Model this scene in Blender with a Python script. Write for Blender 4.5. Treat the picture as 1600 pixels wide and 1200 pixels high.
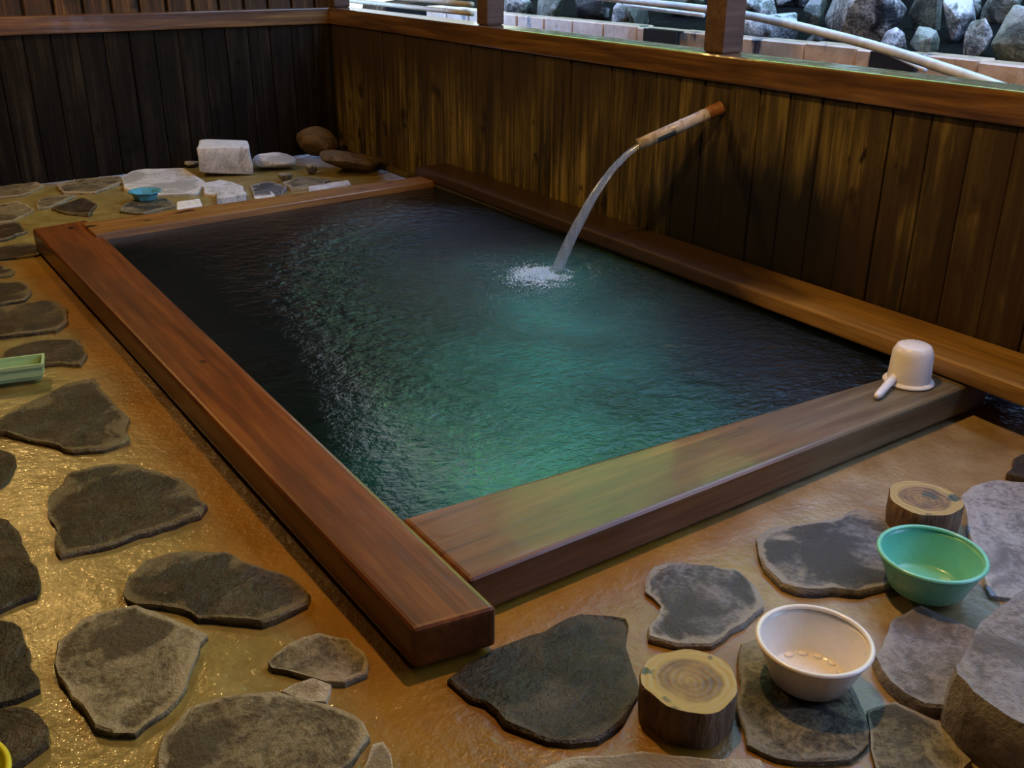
import bpy, bmesh, math, random
from mathutils import Vector, Matrix, noise
random.seed(7)
for o in list(bpy.data.objects): bpy.data.objects.remove(o)
SC = bpy.context.scene
COL = SC.collection

# ------------------------------------------------------------ camera
F, YAW, PIT, ROLL = 1562.87, 0.598, 0.4135, 0.0069
CAM = Vector((-0.9507, -1.7925, 1.3691))
fw = Vector((math.sin(YAW)*math.cos(PIT), math.cos(YAW)*math.cos(PIT), -math.sin(PIT)))
r0 = Vector((math.cos(YAW), -math.sin(YAW), 0)); u0 = r0.cross(fw)
rt = r0*math.cos(ROLL) + u0*math.sin(ROLL); up = -r0*math.sin(ROLL) + u0*math.cos(ROLL)
cd = bpy.data.cameras.new('camera'); cam = bpy.data.objects.new('camera', cd); COL.objects.link(cam)
cd.sensor_width = 36; cd.lens = F/1600*36; cd.clip_start = .02; cd.clip_end = 200
M = Matrix((rt, up, -fw)).transposed().to_4x4(); M.translation = CAM
cam.matrix_world = M
SC.camera = cam

# ------------------------------------------------------------ world, daylight, exposure
w = bpy.data.worlds.new('sky'); SC.world = w; w.use_nodes = True
bg = w.node_tree.nodes['Background']
bg.inputs[0].default_value = (0.36, 0.56, 1.0, 1); bg.inputs[1].default_value = 5.6
SC.view_settings.view_transform = 'Standard'; SC.view_settings.look = 'None'
SC.view_settings.exposure = 0.0; SC.view_settings.gamma = 1; SC.view_settings.use_curve_mapping = False
sn = bpy.data.lights.new('foliage_sun', 'SUN'); sn.energy = 42; sn.color = (1, .93, .80); sn.angle = .02  # added to brighten the unseen foliage that the bath mirrors
so = bpy.data.objects.new('foliage_sun', sn); COL.objects.link(so)
so.rotation_euler = Vector((.70, .40, -.55)).to_track_quat('-Z', 'Y').to_euler()
pl = bpy.data.lights.new('daylight_portal', 'AREA'); pl.shape = 'RECTANGLE'; pl.size = 6.2; pl.size_y = 2.2
pl.cycles.is_portal = True
po = bpy.data.objects.new('daylight_portal', pl); COL.objects.link(po)
po.location = (2.30, 1.9, 2.1); po.rotation_euler = (math.pi/2, 0, math.pi/2)

# ------------------------------------------------------------ helpers
def ray(x, y): return fw + rt*((x-800)/F) - up*((y-600)/F)
def PZ(x, y, z): d = ray(x, y); return CAM + d*((z-CAM.z)/d.z)
def PX(x, y, v): d = ray(x, y); return CAM + d*((v-CAM.x)/d.x)
def PY(x, y, v): d = ray(x, y); return CAM + d*((v-CAM.y)/d.y)

def tag(o, label=None, cat=None, group=None, kind=None):
    for k, v in (('label', label), ('category', cat), ('group', group), ('kind', kind)):
        if v: o[k] = v
    return o
def link(name, me, mat=None, parent=None, loc=None, rot=None, smooth=False):
    o = bpy.data.objects.new(name, me); COL.objects.link(o)
    if mat and not me.materials: me.materials.append(mat)
    if parent: o.parent = parent
    if loc is not None: o.location = loc
    if rot is not None: o.rotation_euler = rot
    if smooth:
        for p in me.polygons: p.use_smooth = True
    return o
def mesh(name, vs, fs):
    me = bpy.data.meshes.new(name); me.from_pydata([tuple(v) for v in vs], [], fs); me.update(); return me
def empty(name, loc, rz=0):
    o = bpy.data.objects.new(name, None); COL.objects.link(o); o.location = loc; o.rotation_euler.z = rz
    o.empty_display_size = .05; return o
def bm_mesh(name, bm):
    bmesh.ops.recalc_face_normals(bm, faces=bm.faces)
    me = bpy.data.meshes.new(name); bm.to_mesh(me); bm.free(); return me
HEX = [(0,3,2,1),(4,5,6,7),(0,1,5,4),(1,2,6,5),(2,3,7,6),(3,0,4,7)]
def hexa(vs, bev=.0, seg=2):
    bm = bmesh.new(); v = [bm.verts.new(p) for p in vs]
    for f in HEX: bm.faces.new([v[i] for i in f])
    if bev: bmesh.ops.bevel(bm, geom=list(bm.edges), offset=bev, segments=seg, affect='EDGES', profile=.6)
    return bm
def box(x0, x1, y0, y1, z0, z1, bev=0, seg=1):
    return hexa([(x0,y0,z0),(x1,y0,z0),(x1,y1,z0),(x0,y1,z0),(x0,y0,z1),(x1,y0,z1),(x1,y1,z1),(x0,y1,z1)], bev, seg)
def lathe(prof, n=48):
    vs, fs = [], []
    for (r, z) in prof:
        for k in range(n):
            a = 2*math.pi*k/n; vs.append((r*math.cos(a), r*math.sin(a), z))
    for i in range(len(prof)-1):
        for k in range(n):
            fs.append((i*n+k, i*n+(k+1)%n, (i+1)*n+(k+1)%n, (i+1)*n+k))
    if prof[0][0] < 1e-3: pass
    return vs, fs
def tube(pts, rads, n=14, caps=True):
    vs, fs = [], []
    pts = [Vector(p) for p in pts]
    for i, p in enumerate(pts):
        t = (pts[min(i+1, len(pts)-1)] - pts[max(i-1, 0)]).normalized()
        a = t.cross(Vector((0, 0, 1)));  a = a.normalized() if a.length > 1e-4 else Vector((1, 0, 0))
        b = t.cross(a)
        r = rads[i] if isinstance(rads, (list, tuple)) else rads
        for k in range(n):
            an = 2*math.pi*k/n; vs.append(p + a*(r*math.cos(an)) + b*(r*math.sin(an)))
    for i in range(len(pts)-1):
        for k in range(n):
            fs.append((i*n+k, i*n+(k+1) % n, (i+1)*n+(k+1) % n, (i+1)*n+k))
    if caps:
        fs.append(tuple(range(n-1, -1, -1))); fs.append(tuple(range((len(pts)-1)*n, len(pts)*n)))
    return vs, fs

# ------------------------------------------------------------ materials
class N:
    def __init__(s, name):
        s.m = bpy.data.materials.new(name); s.m.use_nodes = True
        s.t = s.m.node_tree; s.n = s.t.nodes; s.b = s.n['Principled BSDF']; s.out = s.n['Material Output']
    def __call__(s, typ, ins=None, **kw):
        n = s.n.new(typ)
        for k, v in kw.items(): setattr(n, k, v)
        for k, v in (ins or {}).items(): s.set(n, k, v)
        return n
    def set(s, n, k, v):
        if isinstance(v, bpy.types.NodeSocket): s.t.links.new(v, n.inputs[k])
        else: n.inputs[k].default_value = v
    def bs(s, **kw):
        for k, v in kw.items(): s.set(s.b, k.replace('_', ' '), v)
    def noise(s, vec, scale, detail=4, rough=.55, dist=0):
        return s('ShaderNodeTexNoise', {'Vector': vec, 'Scale': scale, 'Detail': detail, 'Roughness': rough, 'Distortion': dist}).outputs['Fac']
    def scale(s, vec, sc, loc=(0, 0, 0)):
        return s('ShaderNodeMapping', {'Vector': vec, 'Scale': sc, 'Location': loc}).outputs[0]
    def ramp(s, fac, stops, interp='LINEAR'):
        r = s('ShaderNodeValToRGB', {'Fac': fac}); e = r.color_ramp.elements; r.color_ramp.interpolation = interp
        while len(e) < len(stops): e.new(.5)
        for el, (p, c) in zip(e, stops):
            el.position = p; el.color = (*c, 1) if not isinstance(c, (int, float)) else (c, c, c, 1)
        return r.outputs[0]
    def mix(s, f, a, b, blend='MIX'):
        n = s('ShaderNodeMix', data_type='RGBA', blend_type=blend)
        for i, v in ((0, f), (6, a), (7, b)):
            if isinstance(v, bpy.types.NodeSocket): s.t.links.new(v, n.inputs[i])
            else: n.inputs[i].default_value = (*v, 1) if isinstance(v, tuple) else v
        return n.outputs[2]
    def math(s, op, a, b=0., c=0., clamp=False):
        n = s('ShaderNodeMath', operation=op, use_clamp=clamp)
        for i, v in enumerate((a, b, c)):
            if isinstance(v, bpy.types.NodeSocket): s.t.links.new(v, n.inputs[i])
            else: n.inputs[i].default_value = v
        return n.outputs[0]
    def smooth(s, v, lo, hi):
        n = s('ShaderNodeMapRange', {'Value': v, 'From Min': lo, 'From Max': hi}, interpolation_type='SMOOTHSTEP')
        return n.outputs[0]
    def bump(s, h, strength, dist=.02, normal=None):
        d = {'Height': h, 'Strength': strength, 'Distance': dist}
        if normal: d['Normal'] = normal
        return s('ShaderNodeBump', d).outputs[0]
    def pos(s): return s('ShaderNodeNewGeometry').outputs['Position']
    def obj(s): return s('ShaderNodeTexCoord').outputs['Object']
    def rnd(s): return s('ShaderNodeObjectInfo').outputs['Random']
    def xyz(s, v): return s('ShaderNodeSeparateXYZ', {'Vector': v}).outputs
    def shift(s, vec, amt=37.):
        r = s.math('MULTIPLY', s.rnd(), amt)
        c = s('ShaderNodeCombineXYZ', {'X': r, 'Y': r, 'Z': r}).outputs[0]
        return s('ShaderNodeVectorMath', {0: vec, 1: c}, operation='ADD').outputs[0]

def beam_wood(name, c1, c2, c3, rough=.32, coat=.35):
    m = N(name); v = m.shift(m.obj())
    g = m.noise(m.scale(v, (1.2, 22, 22)), 1.6, 6, .6, .5)
    g2 = m.noise(m.scale(v, (.7, 3, 3)), 1.4, 4, .6)
    fine = m.noise(m.scale(v, (4, 160, 160)), 1.0, 3, .7)
    col = m.ramp(g, [(.28, c1), (.52, c2), (.78, c3)])
    col = m.mix(m.smooth(g2, .45, .75), col, c1)
    kn = m.noise(m.scale(v, (5, 9, 9)), 1.3, 1, .3)
    col = m.mix(m.smooth(kn, .73, .79), col, tuple(x*.25 for x in c1))
    m.bs(Base_Color=col, Coat_Weight=coat, Coat_Roughness=.12, Coat_IOR=1.4, Specular_IOR_Level=.4)
    m.bs(Roughness=m.math('MULTIPLY_ADD', g2, .3, rough-.1))
    bw = m.noise(m.scale(v, (14, 30, 30)), 1.0, 3, .6)
    h = m.math('MULTIPLY_ADD', fine, .4, m.math('MULTIPLY_ADD', bw, .8, g))
    m.bs(Normal=m.bump(h, .10, .006)); m.bs(Coat_Normal=m.bump(m.math('MULTIPLY_ADD', m.noise(m.scale(v, (9, 14, 14)), 1.0, 2, .5), 1.6, m.math('MULTIPLY', g, .25)), .13, .012))
    return m
MAT = {}
MAT['beam_red'] = beam_wood('red_brown_wet_wood', (.060, .013, .002), (.165, .044, .006), (.26, .088, .012)).m
MAT['beam_right'] = beam_wood('ochre_board_wood', (.17, .075, .016), (.33, .165, .04), (.42, .23, .07), .4, .25).m
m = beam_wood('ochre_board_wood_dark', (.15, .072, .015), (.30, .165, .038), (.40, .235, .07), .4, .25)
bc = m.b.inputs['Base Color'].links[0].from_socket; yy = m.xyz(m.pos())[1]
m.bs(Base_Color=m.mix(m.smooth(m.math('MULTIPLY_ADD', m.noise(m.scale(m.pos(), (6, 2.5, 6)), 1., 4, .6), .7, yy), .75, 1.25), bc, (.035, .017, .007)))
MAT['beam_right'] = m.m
MAT['beam_far'] = beam_wood('ochre_far_wood', (.15, .06, .014), (.28, .13, .03), (.36, .18, .05), .35, .35).m
# the front beam greys out towards its right end
m = beam_wood('front_beam_wood', (.08, .024, .005), (.17, .058, .012), (.26, .105, .028)); 
bc = m.b.inputs['Base Color'].links[0].from_socket
ox = m.xyz(m.obj())[0]
wn = m.noise(m.scale(m.obj(), (1.5, 7, 7)), 1.5, 4, .6)
fgr = m.smooth(m.math('MULTIPLY_ADD', wn, .7, ox), .15, .95)
grey = m.ramp(m.noise(m.scale(m.obj(), (1.2, 20, 20)), 1.5, 6, .65), [(.3, (.075, .052, .028)), (.55, (.17, .135, .08)), (.75, (.25, .20, .12))])
m.bs(Base_Color=m.mix(fgr, bc, grey), Coat_Weight=.27); MAT['beam_front'] = m.m

def plank_mat(name, dark, mid, lite, spec=.35, spout=False):
    m = N(name); p = m.pos(); v = m.shift(p, 3.)
    st = m.noise(m.scale(v, (34, 34, 1.5)), 1.0, 6, .7, .5)
    big = m.noise(m.scale(v, (5, 5, 1.2)), 1.0, 4, .6)
    blot = m.noise(m.scale(v, (7, 7, 5)), 1.0, 3, .6)
    col = m.ramp(m.math('ADD', m.math('MULTIPLY', st, .6), m.math('MULTIPLY', big, .45)), [(.43, dark), (.54, mid), (.64, lite)])
    col = m.mix(m.math('MULTIPLY', m.rnd(), .45), col, dark)
    col = m.mix(m.smooth(blot, .58, .72), col, tuple(x*.6 for x in dark))
    col = m.mix(m.smooth(m.noise(m.scale(v, (16, 16, 9)), 1.0, 1, .3), .76, .80), col, tuple(x*.3 for x in dark))
    z = m.xyz(p)
    if spout:   # soot-black mould where the falling water keeps the boards wet
        d = m('ShaderNodeVectorMath', {0: m.scale(p, (1, .78, 1.35), (-2.08, -.78*.95, -1.35*.20))}, operation='LENGTH').outputs['Value']
        e = m.math('MULTIPLY_ADD', m.noise(m.scale(p, (14, 14, 2.2)), 1., 4, .6), .55, d)
        col = m.mix(m.smooth(e, .98, .66), col, (.005, .004, .003))
        rd = m.math('MULTIPLY', m.smooth(z[1], .85, .25), m.smooth(m.noise(m.scale(p, (4, 4, 1.6)), 1., 4, .65), .38, .58))
        col = m.mix(m.math('MULTIPLY', rd, .85), col, (.030, .014, .006))
        mo = m.math('ADD', z[2], m.math('MULTIPLY', m.noise(m.scale(p, (5, 5, 1.)), 1., 3, .6), .5))
        col = m.mix(m.smooth(m.math('MULTIPLY_ADD', z[1], .10, mo), 1.0, 1.45), col, (.028, .016, .007))
    m.bs(Base_Color=col, Roughness=m.math('MULTIPLY_ADD', big, .35, .38), Specular_IOR_Level=spec)
    m.bs(Normal=m.bump(m.math('ADD', st, m.math('MULTIPLY', m.noise(m.scale(v, (90, 90, 3)), 1., 3, .7), .5)), .45, .012))
    return m.m
MAT['plank_right'] = plank_mat('streaked_wall_plank', (.017, .010, .004), (.090, .060, .016), (.26, .190, .055), spout=True)
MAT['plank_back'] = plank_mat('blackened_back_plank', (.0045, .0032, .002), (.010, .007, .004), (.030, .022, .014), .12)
MAT['plank_upper'] = plank_mat('upper_board', (.02, .009, .003), (.07, .032, .010), (.17, .085, .026))
MAT['rail'] = beam_wood('rail_wood', (.035, .014, .005), (.12, .055, .015), (.26, .14, .04), .35, 1.0); MAT['rail'].b.inputs['Coat Roughness'].default_value = .12; MAT['rail'] = MAT['rail'].m
MAT['post'] = beam_wood('post_wood', (.045, .022, .014), (.085, .045, .03), (.14, .08, .055), .55, .1).m
MAT['ceiling'] = plank_mat('ceiling_board', (.02, .013, .008), (.05, .03, .018), (.09, .06, .035))
m = N('dark_gap'); m.bs(Base_Color=(.012, .008, .005, 1), Roughness=.9); MAT['gap'] = m.m

# wet mortar floor
m = N('wet_mortar'); p = m.pos(); x, y, z = m.xyz(p)
n1 = m.noise(p, 2.2, 5, .6); n2 = m.noise(p, 9, 5, .6); n3 = m.noise(p, 55, 4, .6)
org = m.ramp(n1, [(.3, (.18, .072, .006)), (.55, (.27, .125, .010)), (.75, (.33, .18, .022))])
yel = m.ramp(n2, [(.3, (.16, .115, .026)), (.55, (.26, .20, .060)), (.75, (.36, .29, .12))])
tan = m.ramp(n2, [(.3, (.24, .15, .055)), (.6, (.38, .28, .15)), (.8, (.45, .37, .25))])
left = m.smooth(m.math('MULTIPLY_ADD', n1, .5, x), .02, -.26)
far = m.smooth(m.math('MULTIPLY_ADD', n1, .6, y), 3.35, 3.8)
col = m.mix(m.math('MAXIMUM', left, far), org, yel)
rgt = m.smooth(m.math('ADD', m.math('MULTIPLY_ADD', n1, .6, x), m.math('MULTIPLY', y, -.55)), 1.05, 1.5)
col = m.mix(m.math('MULTIPLY', rgt, .8), col, tan)
col = m.mix(m.math('MULTIPLY', m.smooth(n3, .45, .7), .25), col, (.16, .09, .02))
wet = m.noise(p, 3.4, 3, .5)
m.bs(Base_Color=col, Roughness=m.math('MULTIPLY_ADD', wet, .5, .10), Specular_IOR_Level=.5, Coat_Weight=m.math('MULTIPLY_ADD', left, .8, .15), Coat_Roughness=.07, Coat_IOR=1.33)
hb = m.math('ADD', m.math('MULTIPLY', n2, .7), m.math('MULTIPLY', n3, .35))
m.bs(Normal=m.bump(hb, .35, .02), Coat_Normal=m.bump(m.math('ADD', m.math('MULTIPLY', m.noise(p, 26, 3, .6), .8), n2), .5, .022))
MAT['mortar'] = m.m

def stone(name, c1, c2, c3, crust, rough=.35, coat=.3, crust_amt=.8, scale=9):
    m = N(name); v = m.shift(m.pos(), 9.)
    a = m.noise(v, scale, 6, .68, 1.2); b = m.noise(v, scale*.4, 4, .6, .5); f = m.noise(v, 70, 4, .7)
    f2 = m.noise(v, 190, 3, .7)
    col = m.ramp(m.math('ADD', m.math('MULTIPLY', f, .42), m.math('ADD', m.math('MULTIPLY', a, .55), m.math('MULTIPLY', f2, .12))), [(.46, c1), (.545, c2), (.63, c3)])
    col = m.mix(m.smooth(b, .50, .57), col, c1)
    ed = m('ShaderNodeAttribute', attribute_name='edge').outputs['Fac']
    k = m.smooth(m.math('ADD', m.math('MULTIPLY', ed, .30), m.noise(m.scale(v, (1, 1, 1), (4, 7, 2)), 6, 5, .65, .6)), .60, .72)
    col = m.mix(m.math('MULTIPLY', k, crust_amt), col, crust)
    m.bs(Base_Color=col, Roughness=m.math('MULTIPLY_ADD', b, .4, rough-.12), Coat_Weight=coat, Coat_Roughness=.09, Coat_IOR=1.33, Specular_IOR_Level=.4)
    h = m.math('ADD', a, m.math('ADD', m.math('MULTIPLY', f, .45), m.math('MULTIPLY', b, 1.2)))
    m.bs(Normal=m.bump(h, .8, .022), Coat_Normal=m.bump(h, .8, .022))
    return m.m
MAT['st_dark'] = stone('dark_brown_stone', (.017, .009, .0045), (.036, .022, .011), (.072, .048, .026), (.19, .145, .07), .32, .4, .75)
MAT['st_black'] = stone('blackish_stone', (.015, .010, .006), (.032, .022, .014), (.064, .048, .034), (.11, .08, .045), crust_amt=.35)
MAT['st_tan'] = stone('tan_grey_stone', (.070, .052, .028), (.165, .132, .075), (.26, .215, .13), (.38, .32, .21), .55, .1)
MAT['st_pale'] = stone('pale_stone', (.24, .19, .12), (.36, .30, .20), (.47, .40, .30), (.5, .44, .34), .7, 0)
MAT['st_grey'] = stone('blue_grey_stone', (.055, .052, .055), (.12, .115, .12), (.22, .21, .22), (.36, .32, .27), .45, .15)
MAT['st_mauve'] = stone('mauve_grey_stone', (.13, .11, .10), (.22, .19, .18), (.31, .28, .27), (.36, .32, .30), .55, .08, .4)
MAT['st_olive'] = stone('mottled_olive_stone', (.035, .03, .022), (.13, .11, .065), (.25, .22, .14), (.3, .27, .2), .5, .1, .5, 13)
MAT['st_white'] = stone('bleached_stone', (.36, .35, .33), (.56, .55, .54), (.70, .69, .69), (.75, .74, .73), .7, 0, .6, 6)
MAT['st_bluewhite'] = stone('pale_blue_stone', (.17, .16, .16), (.34, .33, .33), (.46, .45, .45), (.5, .48, .46), .5, .1, .4, 6)
MAT['st_brown'] = stone('brown_boulder', (.07, .042, .018), (.12, .075, .033), (.18, .12, .06), (.2, .14, .07), .6, 0, .3, 6)
MAT['rock_out'] = stone('wet_outdoor_rock', (.012, .013, .015), (.14, .145, .15), (.50, .52, .55), (.75, .76, .78), .28, .8, .85, 7)
MAT['rock_green'] = stone('mossy_outdoor_rock', (.03, .036, .028), (.09, .105, .08), (.2, .22, .17), (.5, .52, .5), .35, .5, .5, 5)

def plastic(name, col, rough=.28, sss=.0, coat=.2):
    m = N(name); n = m.noise(m.obj(), 30, 4, .6)
    c = m.mix(m.math('MULTIPLY', m.smooth(n, .4, .75), .18), col, tuple(x*.72 for x in col))
    m.bs(Base_Color=c, Roughness=m.math('MULTIPLY_ADD', n, .15, rough-.07), Coat_Weight=coat, Coat_Roughness=.1)
    if sss: m.bs(Subsurface_Weight=sss, Subsurface_Radius=(.02, .015, .01), Subsurface_Scale=.3)
    return m.m
MAT['pl_white'] = plastic('ivory_plastic', (.86, .79, .72))
MAT['pl_ladle'] = plastic('white_plastic', (.90, .87, .87))
MAT['pl_green'] = plastic('jade_green_plastic', (.19, .60, .44))
MAT['pl_pale_green'] = plastic('pale_green_plastic', (.42, .62, .34))
MAT['pl_blue'] = plastic('sky_blue_plastic', (.10, .36, .50))
MAT['pl_yellow'] = plastic('yellow_plastic', (.72, .66, .03))

# log stumps: bark and end grain
m = N('stump_bark'); v = m.shift(m.obj())
a = m.noise(m.scale(v, (26, 26, 7)), 1., 5, .65)
m.bs(Base_Color=m.ramp(a, [(.3, (.05, .027, .014)), (.5, (.17, .10, .055)), (.72, (.30, .20, .12))]), Roughness=.7, Normal=m.bump(a, .8, .02)); MAT['bark'] = m.m
m = N('stump_end_grain'); v = m.obj()
d = m('ShaderNodeVectorMath', {0: m.scale(v, (1, 1, 0))}, operation='LENGTH').outputs['Value']
wv = m.math('MULTIPLY_ADD', m.noise(v, 16, 3, .5), .030, d)
ring = m.math('SINE', m.math('MULTIPLY', wv, 420.))
nz = m.noise(m.shift(v), 20, 4, .6)
col = m.ramp(m.math('MULTIPLY_ADD', ring, .045, nz), [(.3, (.085, .036, .010)), (.5, (.20, .105, .026)), (.7, (.33, .20, .05))])
col = m.mix(m.smooth(wv, .066, .085), col, (.40, .27, .07))
col = m.mix(m.smooth(m.noise(m.shift(v, 11), 22, 2, .5), .62, .72), col, (.05, .06, .025))
m.bs(Base_Color=col, Roughness=.5, Normal=m.bump(m.math('ADD', ring, nz), .15, .01)); MAT['endgrain'] = m.m

# water surface: Fresnel mirror over slightly tinted clear water
m = N('bath_water'); p = m.pos()
amp = m('ShaderNodeAttribute', attribute_name='chop').outputs['Fac']
n1 = m.noise(m.scale(p, (1., 1.3, 1)), 16, 4, .6, .3); n2 = m.noise(p, 46, 4, .6)
h = m.math('ADD', m.math('MULTIPLY', n1, 1.0), m.math('MULTIPLY', n2, .35))
nor = m('ShaderNodeBump', {'Height': h, 'Strength': m.math('MULTIPLY_ADD', amp, 1.0, .05), 'Distance': .06}).outputs[0]
gl = m('ShaderNodeBsdfGlossy', {'Color': (1, 1, 1, 1), 'Roughness': m.math('MULTIPLY_ADD', amp, .25, .06), 'Normal': nor})
tr = m('ShaderNodeBsdfTransparent', {'Color': (.16, .24, .20, 1)})
fr = m('ShaderNodeFresnel', {'IOR': 1.38, 'Normal': nor}).outputs[0]
teal_df = m('ShaderNodeBsdfDiffuse', {'Color': (.05, .46, .40, 1)})   # teal painted in to strengthen the mirrored greenery
body = m('ShaderNodeMixShader', {0: m.math('MULTIPLY_ADD', m('ShaderNodeAttribute', attribute_name='painted_refl').outputs['Fac'], .30, .008), 1: tr.outputs[0], 2: teal_df.outputs[0]})
mx = m('ShaderNodeMixShader', {0: fr, 1: body.outputs[0], 2: gl.outputs[0]})
m.t.links.new(mx.outputs[0], m.out.inputs[0]); MAT['water'] = m.m
# falling water and foam
m = N('falling_water'); v = m.obj()
st = m.noise(m.scale(v, (60, 60, 5)), 1., 3, .6)
df = m('ShaderNodeBsdfDiffuse', {'Color': (.62, .78, 1.0, 1)}); tl = m('ShaderNodeBsdfTranslucent', {'Color': (.62, .78, 1.0, 1)})
gs = m('ShaderNodeBsdfGlossy', {'Color': (1, 1, 1, 1), 'Roughness': .22})
a1 = m('ShaderNodeMixShader', {0: .5, 1: df.outputs[0], 2: tl.outputs[0]}); a2 = m('ShaderNodeMixShader', {0: .3, 1: a1.outputs[0], 2: gs.outputs[0]})
tr = m('ShaderNodeBsdfTransparent')
mx = m('ShaderNodeMixShader', {0: m.math('MULTIPLY_ADD', st, .7, .05, clamp=True), 1: tr.outputs[0], 2: a2.outputs[0]})
m.t.links.new(mx.outputs[0], m.out.inputs[0]); MAT['stream'] = m.m
m = N('foam'); m.bs(Base_Color=(.62, .82, 1.0, 1), Roughness=.3, Subsurface_Weight=.3, Subsurface_Radius=(.01, .01, .01)); MAT['foam'] = m.m

# spout bamboo etc
m = N('pale_bamboo'); v = m.obj(); a = m.noise(m.scale(v, (40, 40, 6)), 1., 4, .6)
m.bs(Base_Color=m.ramp(a, [(.35, (.30, .24, .19)), (.6, (.58, .52, .47))]), Roughness=.35, Coat_Weight=.4); MAT['bamboo'] = m.m
m = N('blue_grey_tape'); m.bs(Base_Color=(.045, .07, .09, 1), Roughness=.4, Normal=m.bump(m.noise(m.obj(), 60, 3), .2, .01)); MAT['tape'] = m.m
m = N('rusty_collar'); v = m.obj(); a = m.noise(v, 30, 4, .6)
m.bs(Base_Color=m.ramp(a, [(.35, (.17, .06, .018)), (.65, (.36, .15, .05))]), Roughness=.55); MAT['copper'] = m.m
m = N('black_inside'); m.bs(Base_Color=(.01, .009, .008, 1), Roughness=.9); MAT['black'] = m.m
m = N('white_pipe'); a = m.noise(m.obj(), 12, 4, .6)
m.bs(Base_Color=m.ramp(a, [(.3, (.42, .44, .48)), (.6, (.66, .69, .74))]), Roughness=.3, Coat_Weight=.3); MAT['pipe'] = m.m
m = N('tan_curb'); v = m.pos(); a = m.noise(v, 9, 5, .65)
b = m.noise(m.scale(v, (8, 8, 2.5)), 1., 3, .6)
c = m.mix(m.smooth(b, .56, .66), m.ramp(a, [(.3, (.42, .28, .18)), (.6, (.62, .45, .32)), (.8, (.70, .58, .48))]), (.05, .05, .08))
m.bs(Base_Color=c, Roughness=.35, Coat_Weight=.3, Normal=m.bump(a, .4, .02)); MAT['curb'] = m.m
m = N('yard_ground'); v = m.pos(); a = m.noise(v, 14, 6, .7); b = m.noise(v, 3, 3)
m.bs(Base_Color=m.ramp(a, [(.3, (.002, .002, .002)), (.6, (.006, .006, .006)), (.8, (.05, .05, .045))]), Roughness=.8, Specular_IOR_Level=.03, Normal=m.bump(a, .7, .03)); MAT['yard'] = m.m
m = N('tan_bamboo'); a = m.noise(m.scale(m.obj(), (3, 30, 30)), 1., 4)
m.bs(Base_Color=m.ramp(a, [(.3, (.42, .33, .18)), (.7, (.62, .54, .36))]), Roughness=.4); MAT['tanbamboo'] = m.m
m = N('leaf'); a = m.noise(m.pos(), 1.1, 3)
c = m.ramp(m.math('MULTIPLY_ADD', m.rnd(), .2, a), [(.3, (.10, .34, .08)), (.55, (.20, .55, .12)), (.8, (.42, .68, .12))])
m.bs(Base_Color=c, Roughness=.5, Specular_IOR_Level=.3)
tl = m('ShaderNodeBsdfTranslucent', {'Color': c}); mx = m('ShaderNodeMixShader', {0: .35, 1: m.b.outputs[0], 2: tl.outputs[0]})
m.t.links.new(mx.outputs[0], m.out.inputs[0]); MAT['leaf'] = m.m
m = N('sky_screen_hill'); a = m.noise(m.pos(), 2, 5)
m.bs(Base_Color=m.ramp(a, [(.3, (.05, .055, .06)), (.7, (.12, .125, .13))]), Roughness=.9); MAT['hill'] = m.m
m = N('iron'); m.bs(Base_Color=(.05, .05, .055, 1), Roughness=.45, Metallic=.6); MAT['iron'] = m.m
m = N('lamp_glass'); m.bs(Base_Color=(1, .8, .5, 1), Emission_Color=(1, .62, .22, 1), Emission_Strength=14.); MAT['bulb'] = m.m

# ------------------------------------------------------------ structure
XW, YB = 2.11, 4.94           # inner faces of right and back walls
XL, YF, ZC = -3.2, -3.6, 3.25
ZR0, ZR1 = .868, .972         # rail
# floor slab with the bath hole cut out of its grid
bm = bmesh.new()
xs = [XL] + [-1.6+.1*i for i in range(16)] + [-.165, 1.95, XW+.08]; ys = [YF] + [-1.6+.1*i for i in range(14)] + [-.20, .3, 1., 1.7, 2.4, 3.24] + [3.4+.1*i for i in range(16)] + [YB+.1]
xs = sorted(set([round(v, 3) for v in xs+[.0+.1*i for i in range(1, 20)]])); xs = [v for v in xs if abs(v+.165) < .001 or not -.18 < v < -.01]; ys = sorted(set(round(v, 3) for v in ys if abs(v+.2) < .001 or not -.22 < v < .25))
g = {}
for i, a in enumerate(xs):
    for j, b in enumerate(ys):
        edge = -.165-1e-6 <= a <= 1.95+1e-6 and -.20-1e-6 <= b <= 3.24+1e-6
        z = 0 if edge else .008*noise.noise(Vector((a*2.3, b*2.3, 1.7))) - .002
        g[i, j] = bm.verts.new((a, b, z))
for i in range(len(xs)-1):
    for j in range(len(ys)-1):
        cx, cy = (xs[i]+xs[i+1])/2, (ys[j]+ys[j+1])/2
        if -.165 < cx < 1.95 and -.20 < cy < 3.24: continue
        bm.faces.new((g[i, j], g[i+1, j], g[i+1, j+1], g[i, j+1]))
for k in [k for k, v in g.items() if not v.link_faces]: bm.verts.remove(g[k])
floor = tag(link('floor', bm_mesh('floor', bm), MAT['mortar'], smooth=True), 'ochre wet mortar floor set with flat stones around the bath', kind='structure')

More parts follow.
